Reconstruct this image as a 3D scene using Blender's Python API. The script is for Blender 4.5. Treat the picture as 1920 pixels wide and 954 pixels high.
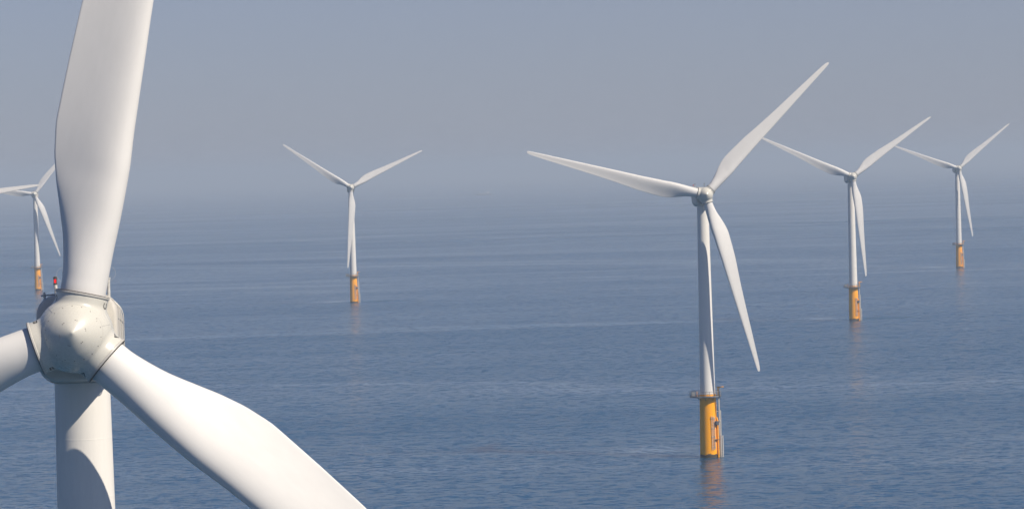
import bpy, bmesh, math, random
import numpy as np
from mathutils import Vector, Matrix

for o in list(bpy.data.objects):
    bpy.data.objects.remove(o)
S = bpy.context.scene
C = S.collection
R = math.radians
random.seed(4)

# ------------------------------------------------------------------ camera
CAM_Z = 64.1
FPX, PW, PH = 5600.0, 1920.0, 954.0
PITCH = math.atan(159.0 / FPX)
ROLL = R(1.615)
fwd = Vector((0, math.cos(PITCH), -math.sin(PITCH)))
upv = Vector((0, math.sin(PITCH), math.cos(PITCH)))
xax = Vector((1, 0, 0))
c_r = math.cos(ROLL) * xax - math.sin(ROLL) * upv
c_u = math.sin(ROLL) * xax + math.cos(ROLL) * upv
cam_d = bpy.data.cameras.new('camera')
cam = bpy.data.objects.new('camera', cam_d)
C.objects.link(cam)
M = Matrix((c_r, c_u, -fwd)).transposed().to_4x4()
M.translation = Vector((0, 0, CAM_Z))
cam.matrix_world = M
cam_d.sensor_width = 36
cam_d.lens = 36 * FPX / PW
cam_d.clip_start = 1
cam_d.clip_end = 200000
S.camera = cam

def ray(px, py):
    d = fwd * FPX + c_r * (px - PW / 2) - c_u * (py - PH / 2)
    return d / FPX
def at_height(px, py, z):
    d = ray(px, py)
    return Vector((0, 0, CAM_Z)) + d * ((z - CAM_Z) / d.z)

# ------------------------------------------------------------------ light
SUN_AZ, SUN_EL = 57.5, 44.0           # degrees to the right of the direction behind the camera
sun_dir = Vector((math.sin(R(SUN_AZ)) * math.cos(R(SUN_EL)), -math.cos(R(SUN_AZ)) * math.cos(R(SUN_EL)), math.sin(R(SUN_EL))))
world = bpy.data.worlds.new('World')
S.world = world
world.use_nodes = True
nt = world.node_tree
sky = nt.nodes.new('ShaderNodeTexSky')
sky.sky_type = 'NISHITA'
sky.sun_disc = False
sky.sun_elevation = R(SUN_EL)
sky.sun_rotation = math.atan2(sun_dir.x, sun_dir.y)
sky.altitude = 0
sky.air_density = 1.0
sky.dust_density = 0.3
sky.ozone_density = 3.0
tint = nt.nodes.new('ShaderNodeMix')
tint.data_type = 'RGBA'
tint.blend_type = 'MULTIPLY'
tint.inputs[0].default_value = 1.0
tint.inputs[7].default_value = (0.86, 0.92, 1.27, 1)
nt.links.new(sky.outputs[0], tint.inputs[6])
veil = nt.nodes.new('ShaderNodeMix')      # thin even veil of high haze over the clear sky
veil.data_type = 'RGBA'
wtc = nt.nodes.new('ShaderNodeTexCoord')
wsp = nt.nodes.new('ShaderNodeSeparateXYZ')
wmr = nt.nodes.new('ShaderNodeMapRange')
wmr.inputs['From Min'].default_value = 0.05
wmr.inputs['From Max'].default_value = 0.45
wmr.inputs['To Min'].default_value = 0.62
wmr.inputs['To Max'].default_value = 0.0
nt.links.new(wtc.outputs['Generated'], wsp.inputs[0])
nt.links.new(wsp.outputs['Z'], wmr.inputs[0])
nt.links.new(wmr.outputs[0], veil.inputs[0])
veil.inputs[7].default_value = (5.0, 5.4, 6.75, 1)
nt.links.new(tint.outputs[2], veil.inputs[6])
nt.links.new(veil.outputs[2], nt.nodes['Background'].inputs[0])
nt.nodes['Background'].inputs[1].default_value = 0.0505
sl = bpy.data.lights.new('sun', 'SUN')
sl.energy = 5.0
sl.angle = R(0.5)
sl.color = (1.0, 0.91, 0.78)
so = bpy.data.objects.new('sun', sl)
C.objects.link(so)
so.rotation_euler = sun_dir.to_track_quat('Z', 'Y').to_euler()
so.location = (200, -200, 300)
S.view_settings.view_transform = 'Standard'
S.view_settings.look = 'None'
S.view_settings.exposure = 0.30
S.view_settings.gamma = 1.0
S.view_settings.use_curve_mapping = False
S.render.engine = 'CYCLES'
S.cycles.use_denoising = True
S.cycles.denoiser = 'OPENIMAGEDENOISE'
S.cycles.denoising_input_passes = 'RGB_ALBEDO_NORMAL'
S.cycles.max_bounces = 6
S.cycles.volume_bounces = 0
S.cycles.sample_clamp_indirect = 4.0

# ------------------------------------------------------------------ materials
def mat(name, col, rough=0.4, metal=0.0, var=0.0, vscale=1.0, stretch=(1, 1, 1), col2=None, bump=0.0, spec=0.5):
    m = bpy.data.materials.new(name)
    m.use_nodes = True
    n, l = m.node_tree.nodes, m.node_tree.links
    b = n['Principled BSDF']
    b.inputs['Base Color'].default_value = (*col, 1)
    b.inputs['Roughness'].default_value = rough
    b.inputs['Metallic'].default_value = metal
    b.inputs['Specular IOR Level'].default_value = spec
    if var > 0 or col2:
        tc = n.new('ShaderNodeTexCoord')
        mp = n.new('ShaderNodeMapping')
        mp.inputs['Scale'].default_value = [vscale * s for s in stretch]
        nz = n.new('ShaderNodeTexNoise')
        nz.inputs['Detail'].default_value = 6
        nz.inputs['Roughness'].default_value = 0.6
        cr = n.new('ShaderNodeValToRGB')
        cr.color_ramp.elements[0].position = 0.35
        cr.color_ramp.elements[1].position = 0.7
        c2 = col2 or tuple(c * (1 - var) for c in col)
        cr.color_ramp.elements[0].color = (*col, 1)
        cr.color_ramp.elements[1].color = (*c2, 1)
        l.new(tc.outputs['Object'], mp.inputs[0])
        l.new(mp.outputs[0], nz.inputs['Vector'])
        l.new(nz.outputs['Fac'], cr.inputs[0])
        l.new(cr.outputs[0], b.inputs['Base Color'])
        mr = n.new('ShaderNodeMapRange')
        mr.inputs['To Min'].default_value = rough * 0.85
        mr.inputs['To Max'].default_value = min(1, rough * 1.25)
        l.new(nz.outputs['Fac'], mr.inputs[0])
        l.new(mr.outputs[0], b.inputs['Roughness'])
        if bump:
            bp = n.new('ShaderNodeBump')
            bp.inputs['Strength'].default_value = bump
            bp.inputs['Distance'].default_value = 0.02
            l.new(nz.outputs['Fac'], bp.inputs['Height'])
            l.new(bp.outputs[0], b.inputs['Normal'])
    return m

MT = {
    'blade': mat('blade_paint', (0.635, 0.617, 0.585), 0.55, var=0.04, spec=0.35, vscale=0.6, stretch=(1, 1, 0.25)),
    'tower': mat('tower_paint', (0.72, 0.69, 0.635), 0.5, var=0.05, spec=0.4, vscale=0.8, stretch=(1.2, 1.2, 0.12)),
    'hub': mat('hub_paint', (0.55, 0.53, 0.465), 0.26, var=0.05, vscale=1.3),
    'nacelle': mat('nacelle_paint', (0.52, 0.49, 0.43), 0.45, var=0.08, vscale=1.0, stretch=(1, 1, 0.4)),
    'rubber': mat('dark_seal', (0.06, 0.05, 0.045), 0.7, var=0.4, vscale=4),
    'ring': mat('grey_ring', (0.48, 0.46, 0.42), 0.45, var=0.2, vscale=3),
    'ink': mat('black_ink', (0.02, 0.02, 0.02), 0.6, var=0.2, vscale=6),
    'bolt': mat('bolt_steel', (0.10, 0.09, 0.08), 0.6, 0.3, var=0.3, vscale=8),
    'yellow': mat('yellow_paint', (0.98, 0.395, 0.0), 0.55, spec=0.12, var=0.08, vscale=0.9, stretch=(1.5, 1.5, 0.35)),
    'growth': mat('marine_growth', (0.030, 0.026, 0.018), 0.7, col2=(0.08, 0.06, 0.03), vscale=2.5),
    'galv': mat('galvanised_steel', (0.36, 0.36, 0.35), 0.5, 0.4, var=0.3, vscale=2),
    'pale': mat('pale_steel', (0.55, 0.53, 0.48), 0.5, var=0.25, vscale=2),
    'dark': mat('dark_grating', (0.10, 0.11, 0.13), 0.6, 0.3, var=0.3, vscale=3),
    'hull': mat('ship_hull', (0.08, 0.09, 0.11), 0.5, var=0.3, vscale=0.2),
    'shipw': mat('ship_white', (0.5, 0.48, 0.46), 0.5, var=0.1, vscale=0.3),
}
def glow(name, col, s):
    m = bpy.data.materials.new(name)
    m.use_nodes = True
    b = m.node_tree.nodes['Principled BSDF']
    b.inputs['Base Color'].default_value = (*col, 1)
    b.inputs['Emission Color'].default_value = (*col, 1)
    b.inputs['Emission Strength'].default_value = s
    b.inputs['Roughness'].default_value = 0.2
    return m
MT['red'] = glow('red_lamp', (0.8, 0.01, 0.01), 0.9)
MT['amber'] = mat('amber_lens', (0.8, 0.3, 0.08), 0.2, var=0.1, vscale=3)

# ------------------------------------------------------------------ mesh helpers
class MB:
    def __init__(s):
        s.bm = bmesh.new()
    def box(s, c, size, rot=None, bev=0.0):
        t = bmesh.new()
        bmesh.ops.create_cube(t, size=1)
        bmesh.ops.scale(t, vec=size, verts=t.verts)
        if bev:
            bmesh.ops.bevel(t, geom=t.edges[:], offset=bev, segments=2, affect='EDGES')
        if rot is not None:
            bmesh.ops.transform(t, matrix=rot.to_4x4(), verts=t.verts)
        bmesh.ops.translate(t, vec=c, verts=t.verts)
        s.join(t)
    def join(s, t):
        me = bpy.data.meshes.new('tmp')
        t.to_mesh(me); t.free()
        s.bm.from_mesh(me)
        bpy.data.meshes.remove(me)
    def tube(s, pts, r, n=10, cap=True):
        pts = [Vector(p) for p in pts]
        rings = []
        prev = None
        for i, p in enumerate(pts):
            d = (pts[min(i + 1, len(pts) - 1)] - pts[max(i - 1, 0)]).normalized()
            if prev is None:
                a = d.orthogonal().normalized()
            else:
                a = (prev - d * prev.dot(d)).normalized()
            prev = a
            b = d.cross(a)
            rr = r[i] if isinstance(r, (list, tuple)) else r
            rings.append([s.bm.verts.new(p + (a * math.cos(2 * math.pi * k / n) + b * math.sin(2 * math.pi * k / n)) * rr) for k in range(n)])
        for q, w in zip(rings, rings[1:]):
            for k in range(n):
                s.bm.faces.new((q[k], q[(k + 1) % n], w[(k + 1) % n], w[k]))
        if cap:
            s.bm.faces.new(rings[0][::-1]); s.bm.faces.new(rings[-1])
    def lathe(s, prof, n=48, c=(0, 0, 0), cap=True):
        """prof: (radius, z)"""
        c = Vector(c)
        rings = []
        for r, z in prof:
            rings.append([s.bm.verts.new(c + Vector((r * math.cos(2 * math.pi * k / n), r * math.sin(2 * math.pi * k / n), z))) for k in range(n)])
        for q, w in zip(rings, rings[1:]):
            for k in range(n):
                s.bm.faces.new((q[k], q[(k + 1) % n], w[(k + 1) % n], w[k]))
        if cap:
            s.bm.faces.new(rings[0][::-1]); s.bm.faces.new(rings[-1])
    def torus(s, c, R1, r, ax='Z', n=48, m=8):
        rings = []
        for i in range(n):
            a = 2 * math.pi * i / n
            ring = []
            for j in range(m):
                b = 2 * math.pi * j / m
                x, y, z = (R1 + r * math.cos(b)) * math.cos(a), (R1 + r * math.cos(b)) * math.sin(a), r * math.sin(b)
                v = {'Z': (x, y, z), 'Y': (x, z, y), 'X': (z, x, y)}[ax]
                ring.append(s.bm.verts.new(Vector(c) + Vector(v)))
            rings.append(ring)
        for i in range(n):
            q, w = rings[i], rings[(i + 1) % n]
            for j in range(m):
                s.bm.faces.new((q[j], q[(j + 1) % m], w[(j + 1) % m], w[j]))
    def loft(s, rings, cap=True):
        vr = [[s.bm.verts.new(Vector(p)) for p in ring] for ring in rings]
        n = len(vr[0])
        for q, w in zip(vr, vr[1:]):
            for k in range(n):
                s.bm.faces.new((q[k], q[(k + 1) % n], w[(k + 1) % n], w[k]))
        if cap:
            s.bm.faces.new(vr[0][::-1]); s.bm.faces.new(vr[-1])
    def build(s, name, m, parent=None, smooth=35):
        bmesh.ops.recalc_face_normals(s.bm, faces=s.bm.faces)
        me = bpy.data.meshes.new(name)
        s.bm.to_mesh(me); s.bm.free()
        me.materials.append(m)
        if smooth:
            for p in me.polygons:
                p.use_smooth = True
            try:
                me.set_sharp_from_angle(angle=R(smooth))
            except Exception:
                pass
        o = bpy.data.objects.new(name, me)
        C.objects.link(o)
        if parent is not None:
            o.parent = parent
        return o

def empty(name, label, cat, group=None):
    o = bpy.data.objects.new(name, None)
    C.objects.link(o)
    o['label'] = label
    o['category'] = cat
    if group:
        o['group'] = group
    return o

# ------------------------------------------------------------------ sea
WAKES = ((1330, 858), (1601.5, 601), (1799, 502), (664, 568))
def make_sea():
    m = bpy.data.materials.new('sea_water')
    m.use_nodes = True
    n, l = m.node_tree.nodes, m.node_tree.links
    b = n['Principled BSDF']
    b.inputs['Base Color'].default_value = (0.004, 0.055, 0.125, 1)
    b.inputs['IOR'].default_value = 1.333
    b.subsurface_method = 'BURLEY'          # light spreads in the water body, so shadows on it stay soft
    b.inputs['Subsurface Weight'].default_value = 1.0
    b.inputs['Subsurface Radius'].default_value = (6, 9, 11)
    b.inputs['Subsurface Scale'].default_value = 1.0
    geo = n.new('ShaderNodeNewGeometry')
    def noise(sx, sy, detail, seed, dist=0.0):
        mp = n.new('ShaderNodeMapping')
        mp.inputs['Scale'].default_value = (sx, sy, 0)
        mp.inputs['Location'].default_value = (seed * 13.7, seed * 7.3, seed)
        mp.inputs['Rotation'].default_value = (0, 0, R(-6))
        z = n.new('ShaderNodeTexNoise')
        z.inputs['Scale'].default_value = 1
        z.inputs['Detail'].default_value = detail
        z.inputs['Distortion'].default_value = dist
        l.new(geo.outputs['Position'], mp.inputs[0])
        l.new(mp.outputs[0], z.inputs['Vector'])
        return z
    def vm(op, a, bb):
        v = n.new('ShaderNodeVectorMath'); v.operation = op
        for i, q in enumerate((a, bb)):
            if q is None: continue
            if hasattr(q, 'is_linked') or hasattr(q, 'node'):
                l.new(q, v.inputs[i])
            else:
                v.inputs[i].default_value = q
        return v.outputs[0]
    def mth(op, a, bb):
        v = n.new('ShaderNodeMath'); v.operation = op
        for i, q in enumerate((a, bb)):
            if q is None: continue
            if hasattr(q, 'node'):
                l.new(q, v.inputs[i])
            else:
                v.inputs[i].default_value = q
        return v.outputs[0]
    acc = None
    for sx, sy, det, seed, amp in ((0.06, 0.12, 2, 1, SEA_AMP[0]), (0.36, 0.75, 3, 2, SEA_AMP[1]), (1.1, 1.9, 3, 3, SEA_AMP[2])):
        z = noise(sx, sy, det, seed)
        v = vm('SUBTRACT', z.outputs['Color'], (0.5, 0.5, 0.5))
        v = vm('MULTIPLY', v, (amp, amp, 0))
        acc = v if acc is None else vm('ADD', acc, v)
    # wind patches and calm slicks: they change how rough the surface is
    big = noise(0.0012, 0.0045, 4, 5, 0.6)
    mr = n.new('ShaderNodeMapRange')
    mr.inputs['From Min'].default_value = 0.35; mr.inputs['From Max'].default_value = 0.65
    mr.inputs['To Min'].default_value = 0.75; mr.inputs['To Max'].default_value = 1.22
    l.new(big.outputs['Fac'], mr.inputs[0])
    slick = noise(0.0016, 0.011, 5, 8, 1.2)
    ms = n.new('ShaderNodeMapRange')
    ms.inputs['From Min'].default_value = 0.57; ms.inputs['From Max'].default_value = 0.70
    ms.inputs['To Min'].default_value = 1.0; ms.inputs['To Max'].default_value = 0.68
    l.new(slick.outputs['Fac'], ms.inputs[0])
    fac = mth('MULTIPLY', mr.outputs[0], ms.outputs[0])
    # long thin pale lines where the wind ripples are pressed flat
    ln = noise(0.0005, 0.0016, 3, 11, 0.8)
    la = mth('ABSOLUTE', mth('SUBTRACT', ln.outputs['Fac'], 0.52), None)
    ml = n.new('ShaderNodeMapRange')
    ml.inputs['From Min'].default_value = 0.002; ml.inputs['From Max'].default_value = 0.012
    ml.inputs['To Min'].default_value = 0.74; ml.inputs['To Max'].default_value = 1.0
    l.new(la, ml.inputs[0])
    fac = mth('MULTIPLY', fac, ml.outputs[0])
    # the tide leaves a smooth wake beside each pile
    for px_, py_ in WAKES:
        p = at_height(px_, py_, 0.0)
        for ox, oy, wx, wy, k in ((-11, 22, 9, 10, 0.6), (12, 14, 14, 7, -0.6)):
            v = vm('SUBTRACT', geo.outputs['Position'], (p.x + ox, p.y + oy, 0))
            v = vm('MULTIPLY', v, (1 / wx, 1 / wy, 0))
            dn = n.new('ShaderNodeVectorMath'); dn.operation = 'DOT_PRODUCT'
            l.new(v, dn.inputs[0]); l.new(v, dn.inputs[1])
            e = mth('POWER', 2.718, mth('MULTIPLY', dn.outputs['Value'], -1.0))
            fac = mth('MULTIPLY', fac, mth('SUBTRACT', 1.0, mth('MULTIPLY', e, k)))
    rg = mth('MULTIPLY', fac, 0.225)
    l.new(rg, b.inputs['Roughness'])
    sc = n.new('ShaderNodeVectorMath'); sc.operation = 'SCALE'
    l.new(acc, sc.inputs[0]); l.new(fac, sc.inputs['Scale'])
    nrm = vm('NORMALIZE', vm('ADD', sc.outputs[0], (0, 0, 1)), None)
    l.new(nrm, b.inputs['Normal'])
    mb = MB()
    ys = [-2000, -600, 0] + [300 * 1.18 ** k for k in range(33)]
    ys = [y for y in ys if y < 60000] + [60000]
    xh = [0, 60, 130, 220, 340, 500, 750, 1100, 1700, 2600, 4200, 7000, 12000, 22000, 40000]
    xs = [-x for x in xh[:0:-1]] + xh
    g = [[mb.bm.verts.new((x, y, 0)) for x in xs] for y in ys]
    for j in range(len(ys) - 1):
        for i in range(len(xs) - 1):
            mb.bm.faces.new((g[j][i], g[j][i + 1], g[j + 1][i + 1], g[j + 1][i]))
    o = mb.build('sea', m, smooth=0)
    o['kind'] = 'structure'
    o['label'] = 'rippled blue sea with pale calm streaks'
    return o
SEA_AMP = (0.24, 1.2, 0.75)
make_sea()

def make_haze(density):
    m = bpy.data.materials.new('haze_air')
    m.use_nodes = True
    n, l = m.node_tree.nodes, m.node_tree.links
    n.remove(n['Principled BSDF'])
    v = n.new('ShaderNodeVolumePrincipled')
    v.inputs['Color'].default_value = (0.58, 0.685, 0.815, 1)
    v.inputs['Density'].default_value = density
    v.inputs['Anisotropy'].default_value = 0.0
    l.new(v.outputs[0], n['Material Output'].inputs['Volume'])
    mb = MB()
    mb.box((0, 29000, 50.5), (82000, 64000, 103))
    o = mb.build('haze', m, smooth=0)
    o['kind'] = 'stuff'
    o['label'] = 'pale sea haze'
    return o
make_haze(2.3e-4)

# ------------------------------------------------------------------ turbine
HUB_H, OVER, TILT = 57.4, 4.2, 5.0
DECK = 13.4

def interp(x, xs, ys):
    return float(np.interp(x, xs, ys))

def blade_mesh():
    mb = MB()
    rs = [1.60, 1.9, 2.2, 2.6, 3.0, 3.5, 4.0, 4.6, 5.2, 5.8, 6.4, 7.0, 7.6, 8.2, 8.8, 9.5, 10.5, 12, 13.5, 15, 17, 19, 21, 23.5, 26, 28.5, 31, 33.5, 35.5, 37, 38.2, 39, 39.5, 39.8, 39.95]
    RX = [1.6, 2.4, 3.4, 4.2, 5.3, 6.5, 7.7, 9.1, 12, 14.8, 20, 25, 30, 35, 38, 39.2, 39.7, 39.95]
    CX = [2.00, 2.00, 2.16, 2.36, 2.76, 3.17, 3.47, 3.56, 3.37, 3.12, 2.50, 2.0, 1.58, 1.15, .88, .70, .5, .2]
    FX = [.5, .5, .46, .43, .38, .335, .305, .27, .255, .24, .265, .28, .29, .31, .34, .38, .42, .45]
    TX = [1.6, 3.0, 5.0, 7.0, 9.0, 12, 15, 20, 26, 33, 40]
    TH = [1.0, .86, .60, .44, .36, .30, .27, .235, .21, .19, .17]
    TW = [13, 13, 13, 12, 10.8, 8.6, 6.6, 4.5, 2.6, 1.2, 0.4]
    PITCH_A = -1.0
    N = 40
    fine = []
    for a, b in zip(rs, rs[1:]):
        fine += [a, (a + b) / 2]
    fine.append(rs[-1])
    # smooth tables
    xs = np.linspace(1.6, 39.95, 1200)
    def smooth(X, Y, w=31):
        y = np.interp(xs, X, Y)
        k = np.hanning(w); k /= k.sum()
        yp = np.pad(y, w // 2, mode='edge')
        return np.convolve(yp, k, 'valid')
    c_t, f_t, th_t, tw_t = smooth(RX, CX, 25), smooth(RX, FX, 41), smooth(TX, TH, 41), smooth(TX, TW, 61)
    rings = []
    for r in fine:
        c, f, th, tw = (float(np.interp(r, xs, q)) for q in (c_t, f_t, th_t, tw_t))
        if r > 39.3:
            c = float(np.interp(r, [39.3, 39.6, 39.8, 39.9, 39.95], [.68, .55, .42, .3, .12]))
        w = min(1, max(0, (r - 2.0) / 6.0)); w = w * w * (3 - 2 * w)
        beta = R(tw + PITCH_A)
        ring = []
        for k in range(N):
            t = 2 * math.pi * k / N
            x = 0.5 * (1 - math.cos(t))
            up = 1 if t <= math.pi else -1
            yc_c = 0.5 * math.sin(t)
            yt = 5 * th * (0.2969 * math.sqrt(max(x, 0)) - 0.1260 * x - 0.3516 * x * x + 0.2843 * x ** 3 - 0.1020 * x ** 4)
            cam_l = 0.42 * th * (x ** 2.2) * (1 - x) ** 1.0 + 0.03 * math.sin(math.pi * x)
            ya = cam_l + up * max(yt, 0.003)
            y = (1 - w) * yc_c * min(1, th * 1.05) + w * ya
            X, Y = (f - x) * c, y * c
            ring.append((X * math.cos(beta) + Y * math.sin(beta), -X * math.sin(beta) + Y * math.cos(beta), r))
        rings.append(ring)
    mb.loft(rings)
    return mb

def hub_surface(dirs):
    """distance from the hub centre to its skin along unit directions; axis -Y is the nose"""
    prof_a = np.array([-1.36, -0.8, 0.0, 0.5, 0.9, 1.25, 1.55, 1.8, 1.98, 2.1, 2.18])     # towards the nose
    prof_r = np.array([1.62, 1.67, 1.69, 1.62, 1.47, 1.25, 0.98, 0.68, 0.41, 0.2, 0.0])
    aa = np.linspace(-1.36, 2.18, 400)
    rr = np.interp(aa, prof_a, prof_r)
    k = np.hanning(41); k /= k.sum()
    rr = np.convolve(np.pad(rr, 20, mode='reflect', reflect_type='odd'), k, 'valid')
    rr[-1] = 0
    def sdf(p):
        a = -p[:, 1]
        rad = np.hypot(p[:, 0], p[:, 2])
        rb = np.interp(a, aa, rr)
        body = (rad - rb) * 0.8
        body = np.where(a > 2.18, np.hypot(rad, a - 2.18), body)
        body = np.maximum(body, -1.36 - a)
        d = body
        for i in range(3):
            t = 2 * math.pi * i / 3
            u = np.array([math.sin(t), 0, math.cos(t)])
            s = p @ u
            q = p - s[:, None] * u
            dist = np.linalg.norm(q, axis=1)
            cyl = np.maximum(dist - 1.16, s - 1.76)
            cyl = np.maximum(cyl, -s)
            kk = 0.16
            h = np.clip(0.5 + 0.5 * (d - cyl) / kk, 0, 1)
            d = d * (1 - h) + cyl * h - kk * h * (1 - h) * 0.8
        return d
    lo = np.full(len(dirs), 0.3); hi = np.full(len(dirs), 3.0)
    # march outwards for the first crossing
    ts = np.linspace(0.3, 3.0, 80)
    done = np.zeros(len(dirs), bool)
    for a, b in zip(ts, ts[1:]):
        v = sdf(dirs * b)
        hit = (~done) & (v > 0)
        lo[hit] = a; hi[hit] = b
        done |= hit
    for _ in range(16):
        mid = (lo + hi) / 2
        v = sdf(dirs * mid[:, None])
        lo = np.where(v <= 0, mid, lo); hi = np.where(v > 0, mid, hi)
    return (lo + hi) / 2

def hub_mesh():
    nu, nv = 240, 120
    dirs = []
    for j in range(1, nv):
        t = math.pi * j / nv
        for i in range(nu):
            p = 2 * math.pi * i / nu
            dirs.append((math.sin(t) * math.sin(p), -math.cos(t), math.sin(t) * math.cos(p)))
    dirs.append((0, -1, 0)); dirs.append((0, 1, 0))
    dirs = np.array(dirs)
    dist = hub_surface(dirs)
    mb = MB()
    vs = [mb.bm.verts.new(d * q) for d, q in zip(dirs, dist)]
    for j in range(nv - 2):
        for i in range(nu):
            a, b = j * nu + i, j * nu + (i + 1) % nu
            mb.bm.faces.new((vs[a], vs[b], vs[b + nu], vs[a + nu]))
    for i in range(nu):
        mb.bm.faces.new((vs[-2], vs[(i + 1) % nu], vs[i]))
        q = (nv - 2) * nu
        mb.bm.faces.new((vs[-1], vs[q + i], vs[q + (i + 1) % nu]))
    return mb

def on_hub(dx, dz, lift=0.0):
    """point on the nose seen from the front at (dx, dz)"""
    r = math.hypot(dx, dz)
    u = (dx / r, dz / r)
    m = np.linspace(0.02, 1.45, 90)
    d = np.stack([np.sin(m) * u[0], -np.cos(m), np.sin(m) * u[1]], axis=1)
    q = hub_surface(d)
    x = q * np.sin(m)
    k = int(np.argmax(x >= r))
    f = (r - x[k - 1]) / max(1e-6, x[k] - x[k - 1])
    a = m[k - 1] + f * (m[k] - m[k - 1])
    dist = q[k - 1] + f * (q[k] - q[k - 1])
    dv = Vector((math.sin(a) * u[0], -math.cos(a), math.sin(a) * u[1]))
    return dv * (dist + lift), dv

def text_mesh(ch, size):
    cu = bpy.data.curves.new('letters', 'FONT')
    cu.body = ch
    cu.size = size
    cu.offset = 0.006
    cu.align_x = 'CENTER'; cu.align_y = 'CENTER'
    o = bpy.data.objects.new('letters', cu)
    C.objects.link(o)
    bpy.context.view_layer.update()
    dg = bpy.context.evaluated_depsgraph_get()
    me = bpy.data.meshes.new_from_object(o.evaluated_get(dg))
    bpy.data.objects.remove(o)
    return me

def nacelle_ring(y, w, top, bot, cr, dz=0.0, n=9):
    pts = []
    hw = w / 2
    for cx, cz, a0 in ((hw - cr, top - cr, 0), (-(hw - cr), top - cr, 90), (-(hw - cr), bot + cr, 180), (hw - cr, bot + cr, 270)):
        for k in range(n):
            a = R(a0 + 90 * k / (n - 1))
            pts.append((cx + cr * math.cos(a), y, cz + cr * math.sin(a) + dz))
    return pts

GROUP = 'wind turbines standing in the sea'

def make_turbine(label):
    root = empty('wind_turbine', label, 'wind turbine', GROUP)
    # --- foundation
    mb = MB()
    mb.lathe([(1.96, -0.7), (1.96, 0.5), (1.93, 4), (1.84, 9), (1.79, DECK - 0.22)], 64)
    mb.torus((0, 0, DECK - 0.9), 1.80, 0.04)
    pile = mb.build('monopile', MT['yellow'], root)
    mb = MB()
    n = 72
    rings = []
    for r_, z_, j in ((1.97, -0.7, 0), (1.975, 0.30, 0), (1.985, 0.74, .25), (1.962, 0.78, .25)):
        ring = []
        for k in range(n):
            a = 2 * math.pi * k / n
            zz = z_ + (j * (math.sin(3 * a) * .35 + math.sin(7 * a + 1) * .3 + random.uniform(-.4, .4)) if j else 0)
            ring.append((r_ * math.cos(a), r_ * math.sin(a), zz))
        rings.append(ring)
    jit = [p[2] for p in rings[2]]
    rings[3] = [(p[0], p[1], jit[k] + .03) for k, p in enumerate(rings[3])]
    mb.loft(rings, cap=False)
    mb.build('growth_band', MT['growth'], pile)
    def polar(a, r, z):       # a: degrees to the right of the side that faces the camera
        return Vector((r * math.sin(R(a)), -r * math.cos(R(a)), z))
    # ladder on the pile
    mb = MB()
    for a in (12, 24):
        mb.tube([polar(a, 2.10, 1.7), polar(a, 2.04, 9.2)], 0.055, 8)
        for z in (2.4, 4.6, 6.4, 8.6):
            mb.box(polar(a, 2.0, z), (0.16, 0.16, 0.22), Matrix.Rotation(R(a), 3, 'Z'))
    z = 1.9
    while z < 9.1:
        mb.tube([polar(12, 2.09, z), polar(24, 2.09, z)], 0.03, 6)
        z += 0.32
    mb.build('ladder', MT['pale'], pile)
    mb = MB()
    for a in (33,):
        mb.tube([polar(a, 2.12, 1.9), polar(a, 2.06, 9.0)], 0.07, 8)
        for z in (2.4, 4.6, 6.4, 8.6):
            mb.box(polar(a, 2.0, z), (0.18, 0.18, 0.24), Matrix.Rotation(R(a), 3, 'Z'))
    mb.build('cable_pipe', MT['pale'], pile)
    mb = MB()
    mb.tube([polar(58, 2.25, -0.7), polar(58, 2.25, 1.0), polar(56, 2.15, 8.2), polar(56, 1.95, 8.8)], 0.2, 14)
    mb.box(polar(57, 2.0, 4.0), (0.5, 0.3, 0.1), Matrix.Rotation(R(57), 3, 'Z'))
    mb.build('cable_duct', MT['yellow'], pile)
    mb = MB()
    mb.box(polar(44, 2.25, 7.55), (0.8, 0.5, 0.85), Matrix.Rotation(R(44), 3, 'Z'), 0.04)
    mb.build('junction_box', MT['dark'], pile)
    mb = MB()
    mb.box(polar(44, 2.1, 3.95), (0.9, 0.7, 0.09), Matrix.Rotation(R(44), 3, 'Z'))
    mb.build('grating_step', MT['dark'], pile)
    mb = MB()
    mb.box(polar(66, 2.55, 8.0), (0.7, 0.5, 0.26), Matrix.Rotation(R(66), 3, 'Z'), 0.03)
    mb.build('bracket', MT['pale'], pile)
    for z in (7.5, 7.2):
        mb = MB()
        mb.box(polar(4, 1.92, z), (0.36, 0.1, 0.1))
        mb.build('lug', MT['pale'], pile)
    # boat landing on the right
    mb = MB()
    for a, r_, rad, z1 in ((68, 2.75, 0.15, 5.0), (80, 3.05, 0.15, 4.7), (70, 2.42, 0.08, DECK), (80, 2.5, 0.08, DECK), (86, 2.72, 0.11, 10.2)):
        mb.tube([polar(a, r_, -0.7), polar(a, r_, z1)], rad, 10)
    z = 0.6
    while z < DECK - 0.2:
        mb.tube([polar(70, 2.42, z), polar(80, 2.5, z)], 0.045, 6)
        z += 0.34
    for z in (1.2, 4.2, 7.4, 10.0):
        mb.tube([polar(84, 1.8, z), polar(85, 2.6, z)], 0.08, 8)
        if z < 5:
            mb.tube([polar(68, 1.9, z), polar(68, 2.75, z)], 0.09, 8)
            mb.tube([polar(80, 1.9, z + .1), polar(80, 3.05, z + .1)], 0.09, 8)
    mb.build('boat_landing', MT['pale'], root)
    # --- platform
    mb = MB()
    out = []
    for k in range(40):
        a = 2 * math.pi * k / 40
        out.append((2.95 * math.cos(a), 2.95 * math.sin(a)))
    # balcony to the left
    deck = [p for p in out if not (p[0] < -1.6)]
    deck = sorted(deck, key=lambda p: math.atan2(p[1], p[0]))
    left = [(-1.75, -2.37), (-2.6, -2.2), (-3.85, -1.3), (-3.85, 1.3), (-2.6, 2.2), (-1.75, 2.37)]
    poly = deck + left[::-1]
    lo_ = [mb.bm.verts.new((x, y, DECK - 0.2)) for x, y in poly]
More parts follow.
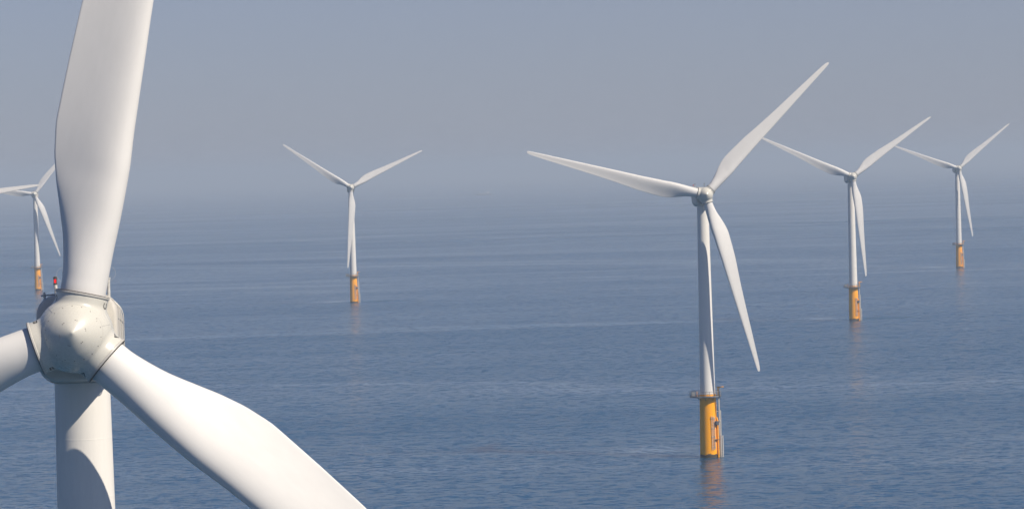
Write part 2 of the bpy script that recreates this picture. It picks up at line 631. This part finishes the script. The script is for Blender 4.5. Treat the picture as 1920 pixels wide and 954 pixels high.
    hi_ = [mb.bm.verts.new((x, y, DECK)) for x, y in poly]
    mb.bm.faces.new(lo_[::-1]); mb.bm.faces.new(hi_)
    for k in range(len(poly)):
        mb.bm.faces.new((lo_[k], lo_[(k + 1) % len(poly)], hi_[(k + 1) % len(poly)], hi_[k]))
    for k in range(8):
        a = 2 * math.pi * (k + .5) / 8
        mb.tube([(1.75 * math.cos(a), 1.75 * math.sin(a), DECK - 0.9), (2.7 * math.cos(a), 2.7 * math.sin(a), DECK - 0.2)], 0.06, 6)
    plat = mb.build('platform', MT['dark'], root, smooth=20)
    mb = MB()
    ins = [(x * 0.975, y * 0.975) for x, y in poly]
    acc = 0
    for k in range(len(ins)):
        a, b = Vector(ins[k]), Vector(ins[(k + 1) % len(ins)])
        for h, rr in ((1.1, 0.05), (0.6, 0.04)):
            mb.tube([(a.x, a.y, DECK + h), (b.x, b.y, DECK + h)], rr, 6)
        mb.box(((a.x + b.x) / 2, (a.y + b.y) / 2, DECK + .08), ((b - a).length, 0.02, 0.15), Matrix.Rotation(math.atan2(b.y - a.y, b.x - a.x), 3, 'Z'))
        acc += (b - a).length
        if acc > 0.85 or a.x < -2 or (b - a).length > 0.8:
            acc = 0
            mb.tube([(a.x, a.y, DECK - 0.15), (a.x, a.y, DECK + 1.1)], 0.055, 6)
    mb.build('railing', MT['galv'], plat)
    mb = MB()
    mb.tube([(2.05, -1.7, DECK), (2.05, -1.7, DECK + 2.0)], 0.14, 10)
    mb.tube([(1.85, -1.7, DECK + 2.0), (3.3, -1.75, DECK + 2.05)], 0.10, 8)
    mb.tube([(2.05, -1.7, DECK + 1.4), (2.6, -1.72, DECK + 2.0)], 0.06, 6)
    mb.build('davit_crane', MT['yellow'], plat)
    mb = MB()
    mb.lathe([(0.05, 0), (0.05, 0.75), (0.17, 0.76), (0.17, 1.1), (0.1, 1.15)], 12, (-2.55, -1.3, DECK))
    mb.build('marker_lamp', MT['amber'], plat)
    mb = MB()
    mb.box((-3.2, 0.1, DECK + 0.5), (0.7, 1.4, 1.0), None, 0.03)
    mb.build('equipment_box', MT['galv'], plat)
    # --- tower
    mb = MB()
    mb.lathe([(1.79, DECK - 0.25), (1.79, DECK + 0.42), (1.80, DECK + 0.43)], 64, cap=False)
    mb.build('tower_flange', MT['yellow'], root)
    mb = MB()
    prof = [(1.66, DECK - 0.1)]
    top = HUB_H - 2.0
    seams = [DECK + 7, DECK + 14, DECK + 21, DECK + 28, top - 8.2, top - 5.55, top - 2.9]
    def rad(z):
        return 1.66 + (1.24 - 1.66) * (z - DECK) / (top - DECK)
    for z in seams:
        prof += [(rad(z - .03), z - .03), (rad(z) + .003, z - .02), (rad(z) + .003, z + .02), (rad(z + .03), z + .03)]
    prof += [(1.24, top)]
    mb.lathe(prof, 72)
    tower = mb.build('tower', MT['tower'], root, 10)
    mb = MB()
    mb.box((0.0, 1.63, DECK + 1.3), (0.9, 0.12, 2.1), None, 0.03)
    mb.build('door', MT['galv'], tower)
    # --- nacelle, in the shaft frame (hub centre at the origin, nose along -Y)
    T = Matrix.Translation((0, -OVER, HUB_H)) @ Matrix.Rotation(R(-TILT), 4, 'X')
    mb = MB()
    W = 3.6
    rings = []
    for y, k, tp, bt, cr in ((1.50, .90, 1.72, -1.85, .8), (1.53, .95, 1.79, -1.92, .85), (1.62, .985, 1.83, -1.97, .9), (1.8, 1.0, 1.85, -2.0, .9), (4.5, 1.0, 1.88, -2.05, .9), (7.5, .99, 1.85, -1.95, .95), (9.0, .95, 1.7, -1.6, 1.0), (9.8, .88, 1.5, -1.3, 1.0), (10.2, .75, 1.2, -1.0, .9)):
        rings.append(nacelle_ring(y, W * k, tp, bt, cr))
    mb.loft(rings)
    nac = mb.build('nacelle', MT['nacelle'], root, 40)
    for y in (2.9, 5.2, 7.4):
        mb = MB()
        rg = nacelle_ring(y, W + .03, 1.895, -2.065, .9)
        mb.tube([Vector(p) for p in rg] + [Vector(rg[0])], 0.022, 5, False)
        mb.build('panel_seam', MT['ring'], nac)
    for z in (0.75, -0.5):
        for sx in (-1, 1):
            mb = MB()
            mb.tube([(sx * (W / 2 + .005), 1.9, z), (sx * (W / 2 + .005), 7.6, z)], 0.02, 5)
            mb.build('panel_seam', MT['ring'], nac)
    mb = MB()
    prof = [(1.52, 1.30), (1.52, 1.54)]
    mb.loft([[(r_ * math.cos(2 * math.pi * k / 48), y, r_ * math.sin(2 * math.pi * k / 48)) for k in range(48)] for r_, y in prof])
    mb.build('shaft_seal', MT['rubber'], nac)
    # roof kit
    mb = MB()
    mb.tube([(-0.95, 8.2, 1.6), (-0.98, 8.2, 2.05), (-1.30, 8.2, 2.28), (-1.34, 8.2, 2.66)], 0.085, 8)
    mb.build('lamp_arm', MT['pale'], nac)
    mb = MB()
    mb.lathe([(0.09, 0), (0.09, 0.08), (0.07, 0.09)], 14, (-1.34, 8.2, 2.650))
    mb.lathe([(0.07, 0), (0.09, 0.01), (0.09, 0.1), (0.04, 0.13)], 14, (-1.34, 8.2, 2.910))
    for k in range(4):
        a = R(45 + 90 * k)
        mb.tube([(-1.34 + .085 * math.cos(a), 8.2 + .085 * math.sin(a), 2.70), (-1.34 + .085 * math.cos(a), 8.2 + .085 * math.sin(a), 2.95)], 0.014, 5)
    mb.build('lamp_cage', MT['rubber'], nac)
    mb = MB()
    mb.lathe([(0.055, 0), (0.065, 0.03), (0.065, 0.11), (0.05, 0.18)], 14, (-1.34, 8.2, 2.735))
    mb.build('warning_light', MT['red'], nac)
    for sx, x in ((-1, -0.93), (1, 1.12)):
        mb = MB()
        mb.tube([(x, 8.3, 1.6), (x, 8.3, 2.85)], 0.075, 10)
        mb.tube([(x, 8.3, 2.85), (x, 8.3, 2.92)], 0.1, 10)
        mb.torus((x, 8.3, 3.12), 0.34, 0.006, 'Y', 40, 5)
        mb.build('sensor_mast', MT['pale'], nac)
        mb = MB()
        mb.tube([(x, 8.3, 2.9), (x, 8.3, 3.12)], 0.05, 8)
        mb.tube([(x, 8.3, 3.12), (x, 8.3, 3.25)], 0.075, 8)
        mb.build('wind_sensor', MT['rubber'], nac)
    mb = MB()
    mb.tube([(-1.45, 2.2, 1.6), (-1.45, 2.2, 2.02)], 0.05, 6)
    mb.tube([(-1.45, 2.6, 1.6), (-1.45, 2.6, 1.98)], 0.05, 6)
    mb.tube([(-1.6, 2.2, 1.86), (-0.9, 2.2, 1.90)], 0.04, 6)
    mb.tube([(-1.45, 2.2, 1.86), (-1.45, 2.6, 1.88)], 0.04, 6)
    mb.build('roof_rail', MT['ring'], nac)
    mb = MB()
    mb.box((-0.2, 4.8, 1.92), (1.2, 1.6, 0.14), None, 0.04)
    mb.build('roof_hatch', MT['ring'], nac)
    # --- hub
    hub = hub_mesh().build('hub', MT['hub'], root, 40)
    for i, ch in enumerate('CAB'):
        t = 2 * math.pi * i / 3
        Rm = Matrix.Rotation(t, 4, 'Y')
        mb = MB()
        mb.lathe([(1.10, 1.70), (1.185, 1.72), (1.205, 1.74), (1.205, 1.80), (1.185, 1.82), (1.02, 1.825)], 72, cap=False)
        bmesh.ops.transform(mb.bm, matrix=Rm, verts=mb.bm.verts)
        mb.build('collar_ring', MT['ring'], hub)
        mb = MB()
        mb.lathe([(1.205, 1.822), (1.19, 1.835), (1.0, 1.85), (0.995, 1.86)], 72, cap=False)
        bmesh.ops.transform(mb.bm, matrix=Rm, verts=mb.bm.verts)
        mb.build('blade_seal', MT['rubber'], hub)
        for side in (-1, 1):
            me = text_mesh(ch, 0.46)
            bm = bmesh.new(); bm.from_mesh(me); bpy.data.meshes.remove(me)
            bmesh.ops.triangulate(bm, faces=bm.faces)
            for _ in range(2):
                bmesh.ops.subdivide_edges(bm, edges=bm.edges[:], cuts=1)
            for v in bm.verts:
                # letter up -> towards the nose (-Y); letter right -> towards the hub or the tip
                s = 1.46 + side * v.co.x
                th = R(70) - v.co.y / 1.19
                d = Vector((side * math.sin(th), -math.cos(th), 0))
                v.co = d * 1.19 + Vector((0, 0, s))
            m2 = MB(); m2.bm.free(); m2.bm = bm
            bmesh.ops.transform(bm, matrix=Rm, verts=bm.verts)
            # settle each vertex on the skin
            ds = np.array([v.co.normalized()[:] for v in bm.verts])
            q = hub_surface(ds)
            for v, d, k in zip(bm.verts, ds, q):
                v.co = Vector(d * (k + 0.008))
            m2.build('lettering', MT['ink'], hub)
    t = bmesh.new()
    bmesh.ops.create_uvsphere(t, u_segments=8, v_segments=5, radius=1.0)
    bmesh.ops.scale(t, vec=(1, 1, .45), verts=t.verts)
    mb = MB(); mb.bm.free(); mb.bm = t
    b_src = mb.build('bolt', MT['bolt'], hub)
    n_b = [0]
    def bolt(dx, dz, sz=0.03):
        p, d = on_hub(dx, dz, 0.0)
        o = b_src if n_b[0] == 0 else b_src.copy()
        if n_b[0]:
            C.objects.link(o); o.parent = hub
        n_b[0] += 1
        o.matrix_local = Matrix.Translation(p) @ d.to_track_quat('Z', 'Y').to_matrix().to_4x4() @ Matrix.Diagonal((sz, sz, sz, 1))
    rb = random.Random(9)
    for k in range(18):
        a = R(20 * k + 7)
        bolt(1.20 * math.sin(a), 1.20 * math.cos(a), 0.024)
        if rb.random() < 0.3:
            a2 = a + R(5); q = 1.20 + rb.choice((-0.06, 0.09))
            bolt(q * math.sin(a2), q * math.cos(a2), rb.uniform(.012, .020))
    for k in range(6):
        a = R(60 * k + 5)
        for sg in (-4, 4):
            bolt(0.57 * math.sin(a + R(sg)), 0.57 * math.cos(a + R(sg)), 0.024)
    mb = MB()
    pts = []
    for k in range(97):
        a = 2 * math.pi * k / 96
        pts.append(on_hub(1.27 * math.sin(a), 1.27 * math.cos(a), -0.001)[0])
    mb.tube(pts, 0.008, 5, False)
    mb.build('nose_seam', MT['ring'], hub)
    for a in (40, 160, 280):
        mb = MB()
        pp = [on_hub(q * math.sin(R(a + 25)), q * math.cos(R(a + 25)), 0.0)[0] for q in np.linspace(1.29, 1.6, 8)]
        mb.tube(pp, 0.010, 5, False)
        mb.build('nose_seam', MT['ring'], hub)
    # --- blades
    b0 = blade_mesh().build('blade', MT['blade'], root, 50)
    blades = [b0]
    for k in range(2):
        b = b0.copy(); C.objects.link(b); b.parent = root
        blades.append(b)
    return root

def set_rotor(root, ang):
    T = Matrix.Translation((0, -OVER, HUB_H)) @ Matrix.Rotation(R(-TILT), 4, 'X')
    k = 0
    for ch in root.children:
        base = ch.name.split('.')[0]
        if base == 'nacelle':
            ch.matrix_local = T
        elif base == 'hub':
            ch.matrix_local = T @ Matrix.Rotation(R(ang), 4, 'Y')
        elif base == 'blade':
            ch.matrix_local = T @ Matrix.Rotation(R(ang + 120 * k), 4, 'Y')
            k += 1

def copy_tree(o, parent=None):
    c = o.copy()
    C.objects.link(c)
    if parent is not None:
        c.parent = parent
        c.matrix_parent_inverse = o.matrix_parent_inverse
    for ch in list(o.children):
        if ch.name.split('.')[0] not in ('bolt', 'lettering', 'nose_seam', 'panel_seam', 'lug'):
            copy_tree(ch, c)
    return c

YAW = 5.0     # the rotors face a little to the right of the camera's own direction
spots = [
    # label, how it is placed, rotor angle
    ('huge close wind turbine with bolts and letters readable on its white hub', ('hub', 141, 627), 10.3 + 1.6),
    ('tall white wind turbine on a bright yellow pile, nearest of the receding row of three', ('base', 1330, 858), 43.6 + 1.6),
    ('white wind turbine on a yellow pile, middle one of the receding row of three', ('base', 1601.5, 601), 53.2 + 1.6),
    ('small hazy wind turbine on an orange pile, last of the receding row of three', ('base', 1799, 502), 49.3 + 1.6),
    ('white wind turbine alone in open water with its third blade hanging before the tower', ('base', 664, 568), 62.6 + 1.6),
    ('small hazy wind turbine on an orange pile just beside the huge close blade', ('base', 71.5, 544), 37.6 + 1.6),
    ('turbine showing one white blade, its tip by the hub of the small hazy turbine', ('far', -165, 388, 933), 79.8 + 1.6),
]
proto = None
for label, how, ang in spots:
    if proto is None:
        proto = make_turbine(label)
        t = proto
    else:
        t = copy_tree(proto)
    t['label'] = label
    t['group'] = GROUP
    t.rotation_euler = (0, 0, R(YAW))
    off = Matrix.Rotation(R(YAW), 3, 'Z') @ Vector((0, -OVER, 0))
    if how[0] == 'hub':
        p = at_height(how[1], how[2], HUB_H) - off
    elif how[0] == 'base':
        p = at_height(how[1], how[2], 0.0)
        p += Vector((p.x, p.y, 0)).normalized() * 1.9
    else:
        d = ray(how[1], how[2])
        p = Vector((0, 0, CAM_Z)) + d * (how[3] / d.y)
        print('far hub z', p.z)
        p -= off
    t.location = (p.x, p.y, 0)
    set_rotor(t, ang)
    print('turbine at', [round(c, 1) for c in t.location])

# ------------------------------------------------------------------ far ship
def make_ship():
    root = empty('cargo_ship', 'faint far ship with a low dark hull on the hazy horizon', 'ship')
    mb = MB()
    st = []
    for x, w, zt in ((-22, .3, 5.2), (-20, 2.2, 4.8), (-16, 4.2, 4.0), (-8, 4.8, 3.4), (10, 4.8, 3.4), (19, 4.4, 3.7), (22, 3.6, 3.9)):
        st.append([(x, -w, zt), (x, -w * .8, 0.2), (x, 0, -0.8), (x, w * .8, 0.2), (x, w, zt)])
    mb.loft(st)
    mb.build('hull', MT['hull'], root)
    mb = MB()
    mb.box((12, 0, 6.0), (7, 7, 4.8), None, .2)
    mb.box((12.5, 0, 9.4), (4, 6.4, 2.0), None, .2)
    mb.build('bridge_house', MT['shipw'], root)
    mb = MB()
    mb.box((-3, 0, 4.2), (18, 6.5, 1.5), None, .2)
    mb.build('hatch_cover', MT['shipw'], root)
    mb = MB()
    mb.tube([(-19, 0, 4), (-19, 0, 11)], 0.4, 8)
    mb.tube([(12.5, 0, 10), (12.5, 0, 14)], 0.3, 8)
    mb.build('mast', MT['hull'], root)
    p = at_height(906, 366, 0)
    root.location = (p.x, p.y, 0)
    root.rotation_euler = (0, 0, R(8))
make_ship()
